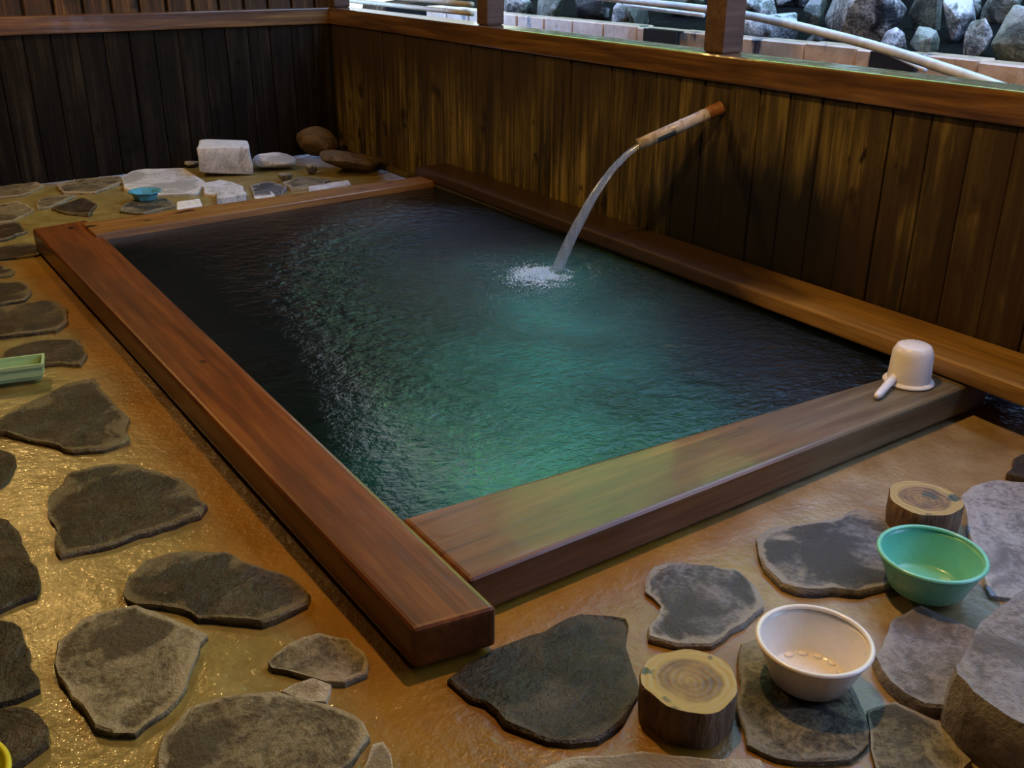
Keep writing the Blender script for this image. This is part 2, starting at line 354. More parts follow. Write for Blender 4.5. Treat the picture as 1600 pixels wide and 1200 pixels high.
def plank_wall(name, label, axis, a0, a1, pos, z0, z1, wd, mat, depth=.028, gap=.003, sign=1):
    bmw = box(pos+.03, pos+.09, a0, a1, z0, z1) if axis == 'y' else box(a0, a1, pos+.03, pos+.09, z0, z1)
    wobj = tag(link(name, bm_mesh(name, bmw), MAT['gap']), label, kind='structure')
    n = int((a1-a0)/wd); protos = []
    for k in range(4):
        ww = wd - gap
        bmp = box(0, depth, -ww/2, ww/2, z0, z1, .004) if axis == 'y' else box(-ww/2, ww/2, 0, depth, z0, z1, .004)
        me = bm_mesh('plank', bmp); me.materials.append(mat); protos.append(me)
    rr = random.Random(len(name)*7)
    for i in range(n):
        c = a0 + wd*(i+.5); off = rr.uniform(-.005, .004)
        o = bpy.data.objects.new('plank', rr.choice(protos)); COL.objects.link(o); o.parent = wobj
        o.location = (pos+off, c, 0) if axis == 'y' else (c, pos+off, 0)
    return wobj
plank_wall('wall_right', 'half-height wall of streaked brown vertical planks beside the bath', 'y', -2.5, YB+.03, XW, 0, ZR0, .152, MAT['plank_right'])
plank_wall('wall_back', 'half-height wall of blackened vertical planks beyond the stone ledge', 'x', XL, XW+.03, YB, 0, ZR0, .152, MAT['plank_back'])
plank_wall('wall_back_upper', 'warm-lit upper boards set back above the rear rail', 'x', XL, XW+.21, YB+.16, .9, ZC, .17, MAT['plank_upper'], gap=.02)
# rails on top of both walls, a little proud
def local_box(name, p0, p1, wd, z0, z1, mat, bev=.008, seg=2):
    """box along p0->p1 (2D), centred, local x = length"""
    p0, p1 = Vector(p0), Vector(p1); d = p1-p0; L = d.length; rz = math.atan2(d.y, d.x); c = (p0+p1)/2
    o = link(name, bm_mesh(name, box(-L/2, L/2, -wd/2, wd/2, z0, z1, bev, seg)), mat)
    o.location = (c.x, c.y, 0); o.rotation_euler.z = rz; return o
t = local_box('trim_1', (XW+.060, -2.5), (XW+.060, YB-.025), .165, ZR0, ZR1, MAT['rail']); tag(t, 'long wet wooden rail capping the right plank wall', kind='structure')
t = local_box('trim_2', (XL, YB+.055), (XW+.16, YB+.055), .155, ZR0, ZR1, MAT['rail']); tag(t, 'dark wooden rail capping the back plank wall', kind='structure')
# footing board along base of right wall, beyond the bath
t = local_box('baseboard_right', (XW-.022, 3.42), (XW-.022, YB-.012), .04, 0, .035, MAT['plank_right'], .004, 1); tag(t, 'thin dark skirting board at the foot of the right wall', kind='structure')
# roof and unseen sides of the room
t = link('ceiling', bm_mesh('ceiling', box(XL, XW+.35, YF, YB+.3, ZC, ZC+.06)), MAT['ceiling']); tag(t, 'dark board roof over the bath', kind='structure')
t = link('wall_left', bm_mesh('wall_left', box(XL-.08, XL, YF, YB+.3, 0, ZC)), MAT['plank_upper']); tag(t, 'brown board wall on the left side of the room', kind='structure')
t = link('wall_front', bm_mesh('wall_front', box(XL, XW+.1, YF-.08, YF, 0, ZC)), MAT['plank_upper']); tag(t, 'brown board wall behind the viewpoint', kind='structure')
# roof posts on the rail
def post(y, wd, label, group='posts standing on the right rail'):
    bm = box(-wd/2, wd/2, -wd/2, wd/2, ZR1, ZC, .012, 2)
    for v in bm.verts: v.co.x += .004*math.sin(v.co.z*5+y); 
    o = link('post', bm_mesh('post', bm), MAT['post']); o.location = (XW+.075, y, 0)
    return tag(o, label, 'post', group)
post(1.29, .115, 'thick dark wooden post on the rail above the spout, nearest the camera')
post(3.05, .11, 'dark wooden post on the rail between the spout and the far corner')
post(YB+.02, .12, 'dark wooden post at the far corner where the two rails meet')

# ------------------------------------------------------------ bath
bath = tag(empty('bath', (1.0, 1.55, 0)), 'sunken wooden bath framed with thick red-brown beams', 'bath')
def beam(name, top, z0, mat, bev=.014, label=None):
    """top: 4 Vectors ccw (length along 0->1); extruded down to z0"""
    c = sum((Vector(p) for p in top), Vector())/4; d = (Vector(top[1])-Vector(top[0])); rz = math.atan2(d.y, d.x)
    Ri = Matrix.Rotation(-rz, 3, 'Z'); base = Vector((c.x, c.y, 0))
    T = [Ri @ (Vector(p)-base) for p in top]; B = [Vector((p.x, p.y, z0)) for p in T]
    bm = hexa(B+T, bev, 3)
    o = link(name, bm_mesh(name, bm), mat)
    o.parent = bath; o.location = base - bath.location; o.rotation_euler.z = rz
    for p in o.data.polygons: p.use_smooth = False
    if label: o['label'] = label
    return o
zl = .114
beam('beam', [PZ(645,985,zl), PZ(777,948,zl), PZ(135,343,zl), PZ(50,357,zl)][1:]+[PZ(645,985,zl)], .012, MAT['beam_red'], label='wet red-brown beam with a projecting squared end')
zf = .108
a, b, c, d = PZ(620,812,zf), PZ(1455,566,zf), PZ(1550,584,zf), PZ(720,912,zf)
a.x = d.x = -.005
beam('beam', [d, Vector((1.99, c.y-.012, zf)), Vector((1.99, b.y-.01, zf)), a], .006, MAT['beam_front'], label='beam that turns grey and weathered at its right end')
zb = .128
beam('beam', [PZ(148,366,zb), PZ(700,279,zb), PZ(692,270.5,zb), PZ(128,348,zb)], -.02, MAT['beam_far'], .008, label='narrow ochre beam along the stone ledge')
zr = .175
a, b = PZ(697,278,zr), PZ(1640,622,zr)
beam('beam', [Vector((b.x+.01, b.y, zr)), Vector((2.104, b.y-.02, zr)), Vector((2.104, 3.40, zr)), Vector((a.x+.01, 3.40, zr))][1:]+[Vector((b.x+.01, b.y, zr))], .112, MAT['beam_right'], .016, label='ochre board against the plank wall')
# tank: lining boards, bottom
def tank(bm): 
    return link('tank_lining', bm_mesh('tank_lining', bm), MAT['lining'], bath, -bath.location)
m = N('submerged_boards'); p = m.pos(); a = m.noise(m.scale(p, (3, 3, 14)), 1., 5, .6)
m.bs(Base_Color=m.ramp(a, [(.3, (.03, .024, .014)), (.7, (.10, .075, .04))]), Roughness=.7); MAT['lining'] = m.m
tank(box(-.12, -.03, -.15, 3.32, -.56, .095)); tank(box(1.90, 2.06, -.15, 3.32, -.56, .110)); tank(box(-.03, 1.90, -.15, -.07, -.56, .085)); tank(box(-.03, 1.90, 3.24, 3.32, -.56, .10))
for q in ((-.26, -.03, -.30, 3.4), (1.90, 2.10, -.30, 3.4), (-.26, 2.10, -.30, -.07), (-.26, 2.10, 3.24, 3.4)):
    link('footing', bm_mesh('footing', box(*q, -.6, -.018)), MAT['gap'], bath, -bath.location)
m = N('bath_bottom'); p = m.pos(); a = m.noise(p, 4, 5, .6)
m.bs(Base_Color=m.ramp(a, [(.3, (.035, .04, .028)), (.7, (.12, .125, .085))]), Roughness=.8); MAT['bottom'] = m.m
link('tank_bottom', bm_mesh('tank_bottom', box(-.12, 2.06, -.15, 3.3, -.62, -.56)), MAT['bottom'], bath, -bath.location)

# ------------------------------------------------------------ stones
def outline_stone(name, pts, h, mat, parent, seed, z0=-.012, bumps=.0035, slope=.972, dens=.03, jit=.0085):
    """pts: world outline (Vectors on the ground); raised slab with chipped edge"""
    rr = random.Random(seed); P = []
    for i in range(len(pts)):
        a, b = pts[i], pts[(i+1) % len(pts)]; n = max(1, min(6, int((b-a).length/dens)))
        for k in range(n):
            q = a.lerp(b, k/n); P.append(Vector((q.x+rr.uniform(-jit, jit), q.y+rr.uniform(-jit, jit), 0)))
    P = [(P[i-1]+P[i]*6+P[(i+1) % len(P)])/8 for i in range(len(P))]
    c = sum(P, Vector())/len(P); n = len(P); vs, fs, at = [], [], []
    rad = sum((q-c).length for q in P)/n
    tilt = Vector((rr.uniform(-.02, .02), rr.uniform(-.02, .02), 0))
    rings = [(1.0, z0, 0.), (.997, h*.75, .8), (slope, h, 1.), (slope-.10, h, .35), (.45, h, 0.)]
    for (s, z, e) in rings:
        for q in P:
            v = c + (q-c)*s
            zz = z + (tilt.dot(v-c) + bumps*noise.noise(Vector((v.x*9, v.y*9, seed*1.7)))*2 if z >= h*.9 else 0)
            vs.append(Vector((v.x, v.y, zz))); at.append(e)
    vs.append(Vector((c.x, c.y, h + bumps*noise.noise(Vector((c.x*9, c.y*9, seed*1.7)))))); at.append(0.)
    for r in range(len(rings)-1):
        for i in range(n):
            fs.append((r*n+i, r*n+(i+1) % n, (r+1)*n+(i+1) % n, (r+1)*n+i))
    k = (len(rings)-1)*n
    for i in range(n): fs.append((k+i, k+(i+1) % n, len(vs)-1))
    me = mesh(name, [v-Vector((c.x, c.y, 0)) for v in vs], fs)
    bm = bmesh.new(); bm.from_mesh(me); bmesh.ops.recalc_face_normals(bm, faces=bm.faces)
    up_ = sum(f.normal.z*f.calc_area() for f in bm.faces)
    if up_ < 0: bmesh.ops.reverse_faces(bm, faces=bm.faces)
    bm.to_mesh(me); bm.free()
    A = me.attributes.new('edge', 'FLOAT', 'POINT')
    for i, e in enumerate(at): A.data[i].value = e
    o = link(name, me, mat, parent, (c.x, c.y, 0))
    for f in me.polygons: f.use_smooth = True
    me.set_sharp_from_angle(angle=.5)
    return o
PAVE = [
 ('st_dark', .012, [(-25,416),(10,417),(22,424),(18,432),(-25,434)]),
 ('st_dark', .016, [(-40,446),(35,439),(49,455),(40,468),(-40,482)]),
 ('st_dark', .020, [(-45,490),(30,475),(80,469),(104,480),(107,500),(90,515),(45,520),(-45,530)]),
 ('st_dark', .016, [(0,560),(15,545),(60,531),(125,532),(137,560),(125,573),(80,568),(50,572),(20,582),(-5,592)]),
 ('st_dark', .022, [(-60,690),(0,655),(60,620),(110,598),(150,588),(157,606),(200,655),(201,690),(160,705),(115,709),(60,690),(0,676)]),
 ('st_black', .016, [(-50,700),(0,704),(25,711),(31,725),(10,760),(-50,790)]),
 ('st_dark', .024, [(73,785),(108,738),(160,724),(220,729),(290,750),(323,788),(312,806),(200,842),(130,864),(95,873),(83,860),(88,840)]),
 ('st_black', .03, [(-50,800),(15,813),(35,850),(67,915),(55,932),(-50,975)]),
 ('st_dark', .024, [(200,902),(225,876),(290,859),(350,864),(410,885),(460,905),(488,930),(480,950),(410,973),(330,970),(260,946),(193,940)]),
 ('st_tan', .024, [(86,1005),(130,966),(215,945),(265,962),(325,990),(300,1035),(296,1070),(255,1110),(215,1148),(175,1146),(145,1136),(110,1090),(84,1040)]),
 ('st_black', .028, [(-50,965),(28,971),(50,1030),(63,1080),(25,1096),(-50,1112)]),
 ('st_black', .026, [(-60,1122),(0,1109),(50,1109),(81,1130),(75,1160),(40,1190),(-40,1225)]),
 ('st_tan', .020, [(408,1036),(440,1006),(500,995),(545,999),(570,1023),(574,1055),(540,1068),(480,1056),(420,1044)]),
 ('st_pale', .010, [(433,1081),(490,1060),(528,1070),(516,1100),(460,1093)]),
 ('st_tan', .022, [(250,1155),(290,1105),(350,1085),(430,1085),(510,1100),(570,1130),(580,1152),(560,1190),(500,1235),(270,1245),(246,1205)]),
 ('st_pale', .010, [(585,1160),(600,1152),(612,1178),(620,1240),(540,1245),(572,1195)]),
 ('st_black', .020, [(693,1066),(770,1012),(850,985),(905,959),(977,965),(982,980),(979,1010),(996,1080),(986,1112),(960,1147),(930,1161),(860,1160),(825,1143),(785,1133),(760,1099),(735,1091)]),
 ('st_grey', .022, [(1003,928),(1018,888),(1045,877),(1150,889),(1190,925),(1200,950),(1165,975),(1110,1008),(1060,1011),(1013,1000),(1009,985),(1030,972),(1034,948)]),
 ('st_grey', .028, [(1182,842),(1198,827),(1300,810),(1340,796),(1382,800),(1410,830),(1405,918),(1345,929),(1235,926),(1193,890)]),
 ('st_olive', .024, [(1145,1022),(1180,994),(1250,990),(1330,1070),(1367,1165),(1330,1192),(1220,1187),(1165,1166),(1149,1100),(1160,1052)]),
 ('st_mauve', .05, [(1362,1030),(1395,965),(1440,946),(1530,990),(1512,1050),(1482,1108),(1440,1102),(1390,1070)]),
 ('st_bluewhite', .03, [(1500,782),(1520,762),(1560,751),(1660,760),(1680,930),(1590,940),(1545,930),(1528,880)]),
 ('st_black', .04, [(1572,742),(1592,712),(1660,700),(1670,745),(1610,752)]),
 ('st_pale', .010, [(845,1197),(890,1183),(1000,1181),(1050,1187),(1195,1192),(1215,1240),(820,1240)]),
 ('st_tan', .012, [(1350,1110),(1400,1095),(1470,1130),(1520,1190),(1480,1240),(1380,1240)]),
 # beyond the bath, left
 ('st_tan', .02, [(-50,288),(40,280),(72,290),(35,305),(-50,312)]),
 ('st_tan', .02, [(85,290),(115,281),(185,274),(195,284),(150,302),(100,302)]),
 ('st_dark', .018, [(78,326),(130,308),(152,319),(140,336),(100,333)]),
 ('st_tan', .02, [(-40,330),(30,314),(56,328),(20,346),(-40,352)]),
 ('st_tan', .02, [(60,312),(95,305),(120,306),(75,324),(58,326)]),
 ('st_dark', .018, [(-40,358),(28,346),(42,362),(10,374),(-40,380)]),
 ('st_dark', .018, [(-40,392),(40,379),(66,384),(62,398),(-40,410)]),
 ('st_olive', .02, [(185,330),(205,312),(262,310),(275,322),(225,334)]),
 ('st_white', .03, [(190,278),(215,266),(290,264),(322,284),(305,303),(240,304),(195,296)]),
 ('st_white', .03, [(316,288),(345,280),(378,290),(385,303),(345,308),(320,304)]),
 ('st_grey', .03, [(388,290),(420,284),(450,292),(440,304),(395,306)]),
 ('st_white', .02, [(395,302),(425,300),(432,307),(400,311)]),
 ('st_tan', .03, [(440,286),(470,276),(515,280),(500,293),(455,297)]),
]
for i, (mt, h, pts) in enumerate(PAVE):
    outline_stone('paving_stone', [PZ(x, y, h*.4) for x, y in pts], h*.48+.002, MAT[mt], floor, i+3)

# bottom stones of the bath (seen faintly through the water)
rr = random.Random(5)
for i in range(22):
    cx, cy = .25+.37*(i % 5)+rr.uniform(-.05, .05), .25+.62*(i//5)+rr.uniform(-.08, .08)
    n = 9; pts = [Vector((cx+.165*rr.uniform(.8, 1.1)*math.cos(k*6.283/n), cy+.26*rr.uniform(.8, 1.1)*math.sin(k*6.283/n), 0)) for k in range(n)]
    o = outline_stone('bottom_stone', pts, .03, MAT['st_black'], bath, 100+i)
    o.location += Vector((0, 0, -.555)) - bath.location

# free lumps of rock
def rock(name, c, size, mat, seed, label, cat='rock', group=None, rot=(0, 0, 0), npt=16, boxy=.0, parent=None, bev=.06):
    rr = random.Random(seed); bm = bmesh.new(); pts = []
    if boxy:
        for sx in (-1, 1):
            for sy in (-1, 1):
                for sz in (-1, 1): pts.append(Vector((sx*rr.uniform(.78, 1), sy*rr.uniform(.78, 1), sz*rr.uniform(.8, 1))))
        npt = 4
    while len(pts) < npt + (8 if boxy else 0):
        d = Vector((rr.gauss(0, 1), rr.gauss(0, 1), rr.gauss(0, 1))).normalized()*rr.uniform(.85, 1.05)
        if boxy or all((d-q).length > .45 for q in pts) or rr.random() < .05: pts.append(d)
    vv = [bm.verts.new(p) for p in pts]
    r = bmesh.ops.convex_hull(bm, input=vv)
    for v in [v for v in bm.verts if not v.link_faces]: bm.verts.remove(v)
    bmesh.ops.bevel(bm, geom=list(bm.edges), offset=bev, segments=2, affect='EDGES', profile=.5)
    bmesh.ops.triangulate(bm, faces=[f for f in bm.faces if len(f.verts) > 4])
    bmesh.ops.subdivide_edges(bm, edges=[e for e in bm.edges if e.calc_length() > .35], cuts=2, use_grid_fill=True)
    bmesh.ops.triangulate(bm, faces=list(bm.faces))
    R = Matrix.Rotation(rot[2], 3, 'Z') @ Matrix.Rotation(rot[1], 3, 'Y') @ Matrix.Rotation(rot[0], 3, 'X')
    for v in bm.verts:
        p = v.co*(1 + .05*noise.noise(v.co*2.6+Vector((seed, 0, 0))))
        v.co = R @ Vector((p.x*size[0], p.y*size[1], p.z*size[2]))
    zmin = min(v.co.z for v in bm.verts); zmax = max(v.co.z for v in bm.verts)
    for v in bm.verts: v.co.z -= zmin
    A = [max(0, 2*v.co.z/(zmax-zmin)-1) for v in bm.verts]
    me = bm_mesh(name, bm); at = me.attributes.new('edge', 'FLOAT', 'POINT')
    for i, a in enumerate(A): at.data[i].value = a*.9
    o = link(name, me, mat, parent, c)
    for f in me.polygons: f.use_smooth = True
    me.set_sharp_from_angle(angle=.6)
    if label: tag(o, label, cat, group)
    return o
G1 = 'loose stones on the ledge beyond the bath'
def onfloor(x, y, z=0): p = PZ(x, y, z); return Vector((p.x, p.y, z))
rock('stone_block', onfloor(356, 274, .005)+Vector((.02, .08, 0)), (.185, .115, .095), MAT['st_white'], 3, 'pale squared stone block, tallest on the ledge by the back wall', 'stone', G1, (.05, .06, -.35), boxy=.8, bev=.10)
rock('flat_stone', onfloor(432, 268)+Vector((.02, .06, 0)), (.17, .12, .075), MAT['st_white'], 11, 'pale flat stone right of the tall squared block', 'stone', G1, (0, .06, -.4), npt=14, bev=.12)
rock('boulder', onfloor(503, 247)+Vector((0, .05, 0)), (.165, .12, .11), MAT['st_brown'], 5, 'rounded brown boulder in the far wall corner', 'stone', G1, (0, .2, -.4), npt=30, bev=.1)
rock('flat_stone', onfloor(548, 270)+Vector((0, .03, 0)), (.25, .18, .085), MAT['st_brown'], 9, 'brown wedge-shaped stone in front of the rounded boulder', 'stone', G1, (0, .1, -.5), npt=12, bev=.08)
rock('small_stone', onfloor(486, 272), (.05, .045, .04), MAT['st_tan'], 57, 'small tan stone left of the brown wedge stone', 'stone', G1, npt=14, bev=.1)
rock('small_stone', onfloor(300, 262), (.06, .05, .035), MAT['st_tan'], 58, 'small tan stone at the left foot of the tall squared block', 'stone', G1, npt=14, bev=.1)
rock('small_stone', onfloor(447, 283), (.055, .05, .035), MAT['st_tan'], 61, 'small tan stone below the pale flat stone', 'stone', G1, npt=14, bev=.1)
# dressed grey block at the lower right corner of the photo
blk = [PZ(x, y, .10) for x, y in [(1478,1075),(1532,985),(1610,912),(1720,930),(1760,1120),(1620,1175),(1540,1125)]]
o = outline_stone('stone_block', blk, .125, MAT['st_mauve'], None, 77, bumps=.006, slope=.95)
tag(o, 'large raised grey stone block at the lower right, beside the white bowl', 'stone')

# ------------------------------------------------------------ water
ZW = .094
SPL = PZ(868, 428, ZW)
nx, ny = 190, 300; vs, fs, ch, refl = [], [], [], []; SIGHT = Vector((-math.sin(.64), -math.cos(.64)))   # sight-line direction for the painted teal reflection band
WX0, WX1, WY0, WY1 = -.035, 1.905, -.085, 3.25
for j in range(ny+1):
    for i in range(nx+1):
        x, y = WX0+(WX1-WX0)*i/nx, WY0+(WY1-WY0)*j/ny
        dx, dy = x-SPL.x, y-SPL.y; d = math.hypot(dx, dy)
        # chop is carried away from the jet, mostly down the middle of the bath
        q = math.hypot(dx*.95, dy*.62 if dy < 0 else dy*.85)
        a = .68*math.exp(-(q/.80)**2) + .32*math.exp(-(q/1.40)**2)
        lx = min(1, max(0, (x-.02)/.5)); a *= .35+.65*lx*lx*(3-2*lx)
        z = ZW + a*(.0055*noise.noise(Vector((x*9, y*9, 0))) + .0035*noise.noise(Vector((x*21, y*24, 3))))
        z += .006*math.exp(-d/.30)*math.sin(d*62) + .012*math.exp(-(d/.10)**2)
        vs.append((x, y, z)); ch.append(min(1, a))
        al = dx*SIGHT.x + dy*SIGHT.y; pe = dx*SIGHT.y - dy*SIGHT.x
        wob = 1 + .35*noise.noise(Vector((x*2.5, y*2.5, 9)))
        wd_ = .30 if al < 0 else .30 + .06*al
        refl.append(math.exp(-(pe*wob/wd_)**2) * (math.exp(-(al/.32)**2) if al < 0 else 1)*(.75+.45*noise.noise(Vector((x*4, y*4, 2)))))
for j in range(ny):
    for i in range(nx):
        k = j*(nx+1)+i; fs.append((k, k+1, k+nx+2, k+nx+1))
me = mesh('bath_water', vs, fs); A = me.attributes.new('chop', 'FLOAT', 'POINT'); A.data.foreach_set('value', ch); A = me.attributes.new('painted_refl', 'FLOAT', 'POINT'); A.data.foreach_set('value', refl)
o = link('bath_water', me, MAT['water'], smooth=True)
tag(o, 'clear hot water rippling in the wooden bath, with teal reflections', 'water', kind='stuff')

# spout
wall_pt = PX(1128, 168, XW)
hd = Vector((SPL.x-wall_pt.x, SPL.y-wall_pt.y, 0)); Lh = hd.length; hd.normalize()
# the tip lies in the vertical plane of wall point and landing point, on the sight line of the mouth
d = ray(998, 226); nrm = Vector((-hd.y, hd.x, 0))
tip = CAM + d*((wall_pt-CAM).dot(nrm)/d.dot(nrm))
sp = tag(empty('water_spout', wall_pt), 'pale bamboo water spout slanting out of the plank wall', 'spout')
ax = (tip-wall_pt)
def along(t, off=0): return wall_pt + ax*t
def sub_tube(name, t0, t1, r, mat, n=20, caps=True, r1=None, par=None):
    v, f = tube([along(t0)-wall_pt, along((t0+t1)/2)-wall_pt, along(t1)-wall_pt], [r, r, r1 or r], n, caps)
    return link(name, mesh(name, v, f), mat, par or sp, smooth=False)
RS = .0245
# hollow tube
v1, f1 = tube([along(t)-wall_pt for t in (.12, .5, 1.)], [RS*1.03, RS, RS], 24, False)
v2, f2 = tube([along(t)-wall_pt for t in (1., .9, .7)], [RS*.78]*3, 24, False)
k = len(v1); fs_ = list(f1)+[tuple(a+k for a in f) for f in f2]+[(2*24+i, 2*24+(i+1) % 24, k+(i+1) % 24, k+i) for i in range(24)]
pip = link('pipe', mesh('pipe', v1+v2, fs_), MAT['bamboo'], sp, smooth=True)
sub_tube('pipe_bore', .70, .72, RS*.8, MAT['black'], par=pip)
sub_tube('collar', .0, .17, RS*1.12, MAT['copper'])
v, f = tube([along(t)-wall_pt for t in (.58, .68, .80)], [RS*1.06]*3, 24, False)
# tape covers only the lower half of the pipe
f = [q for q in f if (q[0] % 24) in range(1, 12)]
tp = link('tape_band', mesh('tape_band', v, f), MAT['tape'], pip); tp['label'] = 'dark blue-grey tape'
tp.modifiers.new('solid', 'SOLIDIFY').thickness = .003
for t in (.22, .47):
    sub_tube('bamboo_node', t, t+.02, RS*1.10, MAT['bamboo'], par=pip)
# jet: ballistic curve in the same vertical plane
P0 = tip + Vector((0, 0, -.006)); land = Vector((SPL.x, SPL.y, ZW))
hdist = math.hypot(land.x-P0.x, land.y-P0.y); drop = land.z-P0.z
s0 = -.55; pts, rad = [], []
kq = (drop - s0*hdist)/hdist**2
for i in range(25):
    t = i/24*hdist
    pts.append(P0 + hd*t + Vector((0, 0, s0*t + kq*t*t))); rad.append(.011+.015*(i/24)**1.2)
v, f = tube(pts, rad, 14, False)
for i in range(len(v)):
    q = v[i]; v[i] = q + Vector((.0025*noise.noise(q*22), .0025*noise.noise(q*22+Vector((5, 0, 0))), 0))
o = link('falling_water', mesh('falling_water', v, f), MAT['stream'], smooth=True)
tag(o, 'arc of white water falling from the bamboo spout into the bath', 'water', kind='stuff')
# foam: thousands of bubbles, one object
rr = random.Random(9); vs, fs = [], []
octa = [(1,0,0),(-1,0,0),(0,1,0),(0,-1,0),(0,0,1),(0,0,-1)]; of = [(0,2,4),(2,1,4),(1,3,4),(3,0,4),(2,0,5),(1,2,5),(3,1,5),(0,3,5)]
FC = PZ(846, 432, ZW)
for i in range(5200):
    if i < 3000: a, b = rr.gauss(0, .052), rr.gauss(0, .046)
    else:
        th, q_ = rr.uniform(0, 6.283), abs(rr.gauss(0, .085))*(1+.8*noise.noise(Vector((rr.random()*.01, 0, 0))))
        q_ *= 1 + .5*math.sin(th*3+1) ; a, b = q_*math.cos(th), q_*math.sin(th)
    c = FC + rt*a*1.15 + Vector((fw.x, fw.y, 0)).normalized()*b*1.3
    if not (.02 < c.x < 1.84 and .02 < c.y < 3.1): continue
    r = rr.uniform(.0014, .0042)*(1 if i < 3000 else .6)
    z = ZW + abs(rr.gauss(0, .006))*math.exp(-(a*a+b*b)/.01) + .008*math.exp(-(a*a+b*b)/.006)+.001
    k = len(vs); vs += [(c.x+r*p[0], c.y+r*p[1], z+r*p[2]) for p in octa]; fs += [tuple(k+q for q in t) for t in of]
o = link('splash_foam', mesh('splash_foam', vs, fs), MAT['foam'], smooth=True)
tag(o, 'white foam bubbling where the falling water meets the bath', 'foam', kind='stuff')

# ------------------------------------------------------------ bowls, ladle, stumps
def bowl(px, zr, R, rb, H, mat, label, cat='bowl', lip=.006, emboss=False):
    c = PZ(px[0], px[1], zr); z0 = zr-H
    root = tag(empty('wash_bowl', (c.x, c.y, z0)), label, cat, 'plastic wash bowls')
    t = .0035
    out = [(0.001, .004), (rb*.7, .004), (rb, .004), (rb+.006, .010), (rb+(R-rb)*.45, H*.45), (rb+(R-rb)*.80, H*.80), (R-.006, H-.006)]
    inn = [(r-t if r > .01 else .001, z+t) for r, z in out][::-1]
    v, f = lathe(out+inn, 64); bb = link('bowl_body', mesh('bowl_body', v, f), mat, root, smooth=True)
    prof = [(R-.010+lip*0, H-.003)]; 
    ring = [(R-.005+.0058*math.cos(a), H-.003+.0048*math.sin(a)) for a in [k*math.pi/5 for k in range(11)]]
    v, f = lathe(ring, 64); link('rim', mesh('rim', v, f), mat, bb, smooth=True)
    fr = [(rb*.9, 0), (rb*.93, -.0), (rb*.95, .006), (rb*.86, .006), (rb*.9, 0)]
    v, f = lathe(fr, 48); link('foot_ring', mesh('foot_ring', v, f), mat, bb)
    if emboss:
        bm = bmesh.new()
        for k in range(14):
            a = 2*math.pi*k/14; M4 = Matrix.Translation((rb*.90*math.cos(a), rb*.90*math.sin(a), .0090)) @ Matrix.Rotation(a, 4, 'Z') @ Matrix.Diagonal((.008, .011, .0035, 1))
            bmesh.ops.create_icosphere(bm, subdivisions=2, radius=1, matrix=M4)
        link('embossed_ring', bm_mesh('embossed_ring', bm), mat, bb, smooth=True)
    return root
bowl((1273,998), .114, .1145, .074, .098, MAT['pl_white'], 'ivory white plastic wash bowl on the mottled stone at lower right', emboss=True)
bowl((1457,863), .113, .120, .080, .094, MAT['pl_green'], 'jade green plastic wash bowl in front of the far log stump')
bowl((-103,1224), .10, .115, .078, .095, MAT['pl_yellow'], 'yellow plastic bowl cut off by the lower left corner')
# small blue dish on ledge
c = PZ(228, 310, .02); root = tag(empty('soap_dish', (c.x, c.y, .0135)), 'small sky blue dish on the stone ledge beyond the bath', 'dish')
v, f = lathe([(.001, 0), (.055, 0), (.062, .006), (.078, .040), (.092, .046), (.092, .050), (.075, .046), (.058, .010), (.001, .006)], 8)
link('dish_body', mesh('dish_body', v, f), MAT['pl_blue'], root)
v, f = lathe([(.088, .044), (.096, .046), (.096, .052), (.088, .052), (.088, .044)], 8); link('rim', mesh('rim', v, f), MAT['pl_blue'], root)
# white tile scrap and pale board against the far beam
def slab(name, px4, z, th, mat, label, cat):
    T = [PZ(x, y, z) for x, y in px4]; c = sum(T, Vector())/4; c.z = z-th
    vs = [p-c for p in T]; bm = hexa([Vector((p.x, p.y, 0)) for p in vs]+[Vector((p.x, p.y, th)) for p in vs], .004, 1)
    o = link(name, bm_mesh(name, bm), mat, None, c); return tag(o, label, cat)
slab('tile_scrap', [(276,326),(316,320),(312,310),(276,315)], .05, .05, MAT['pl_ladle'], 'white squared tile scrap leaning by the far bath beam', 'tile')
slab('tile_scrap', [(338,310),(384,303),(378,294),(338,299)], .045, .045, MAT['st_white'], 'pale flat tile behind the far bath beam, below the squared block', 'tile')
slab('board', [(482,298),(548,287),(544,281),(482,291)], .045, .03, MAT['st_white'], 'narrow pale board lying along the far bath beam', 'board')
# pale green tub at left edge
ct = PZ(-30, 600, .03)
A, B = PZ(66, 592, .012), PZ(-110, 615, .012); d = (B-A); rz = math.atan2(d.y, d.x); L = d.length
root = tag(empty('tub', (A.x, A.y, .011), rz), 'pale green oblong tub on a stone at the left edge', 'tub')
W, H = -.075, .058
def frus(x0, x1, y0, y1, e, z0, z1): return [(x0, y0, z0), (x1, y0, z0), (x1, y1, z0), (x0, y1, z0), (x0-e, y0+e*math.copysign(1, y0-y1), z1), (x1+e, y0+e*math.copysign(1, y0-y1), z1), (x1+e, y1-e*math.copysign(1, y0-y1), z1), (x0-e, y1-e*math.copysign(1, y0-y1), z1)]
bm = hexa(frus(0, L, 0, W, .008, 0, H))
topf = max(bm.faces, key=lambda f_: f_.calc_center_median().z)
ri = bmesh.ops.inset_region(bm, faces=[topf], thickness=.006); 
for v_ in topf.verts: v_.co.z -= .045
bmesh.ops.bevel(bm, geom=[e for e in bm.edges], offset=.003, segments=2, affect='EDGES')
link('tub_body', bm_mesh('tub_body', bm), MAT['pl_pale_green'], root, smooth=False)
bm = bmesh.new()
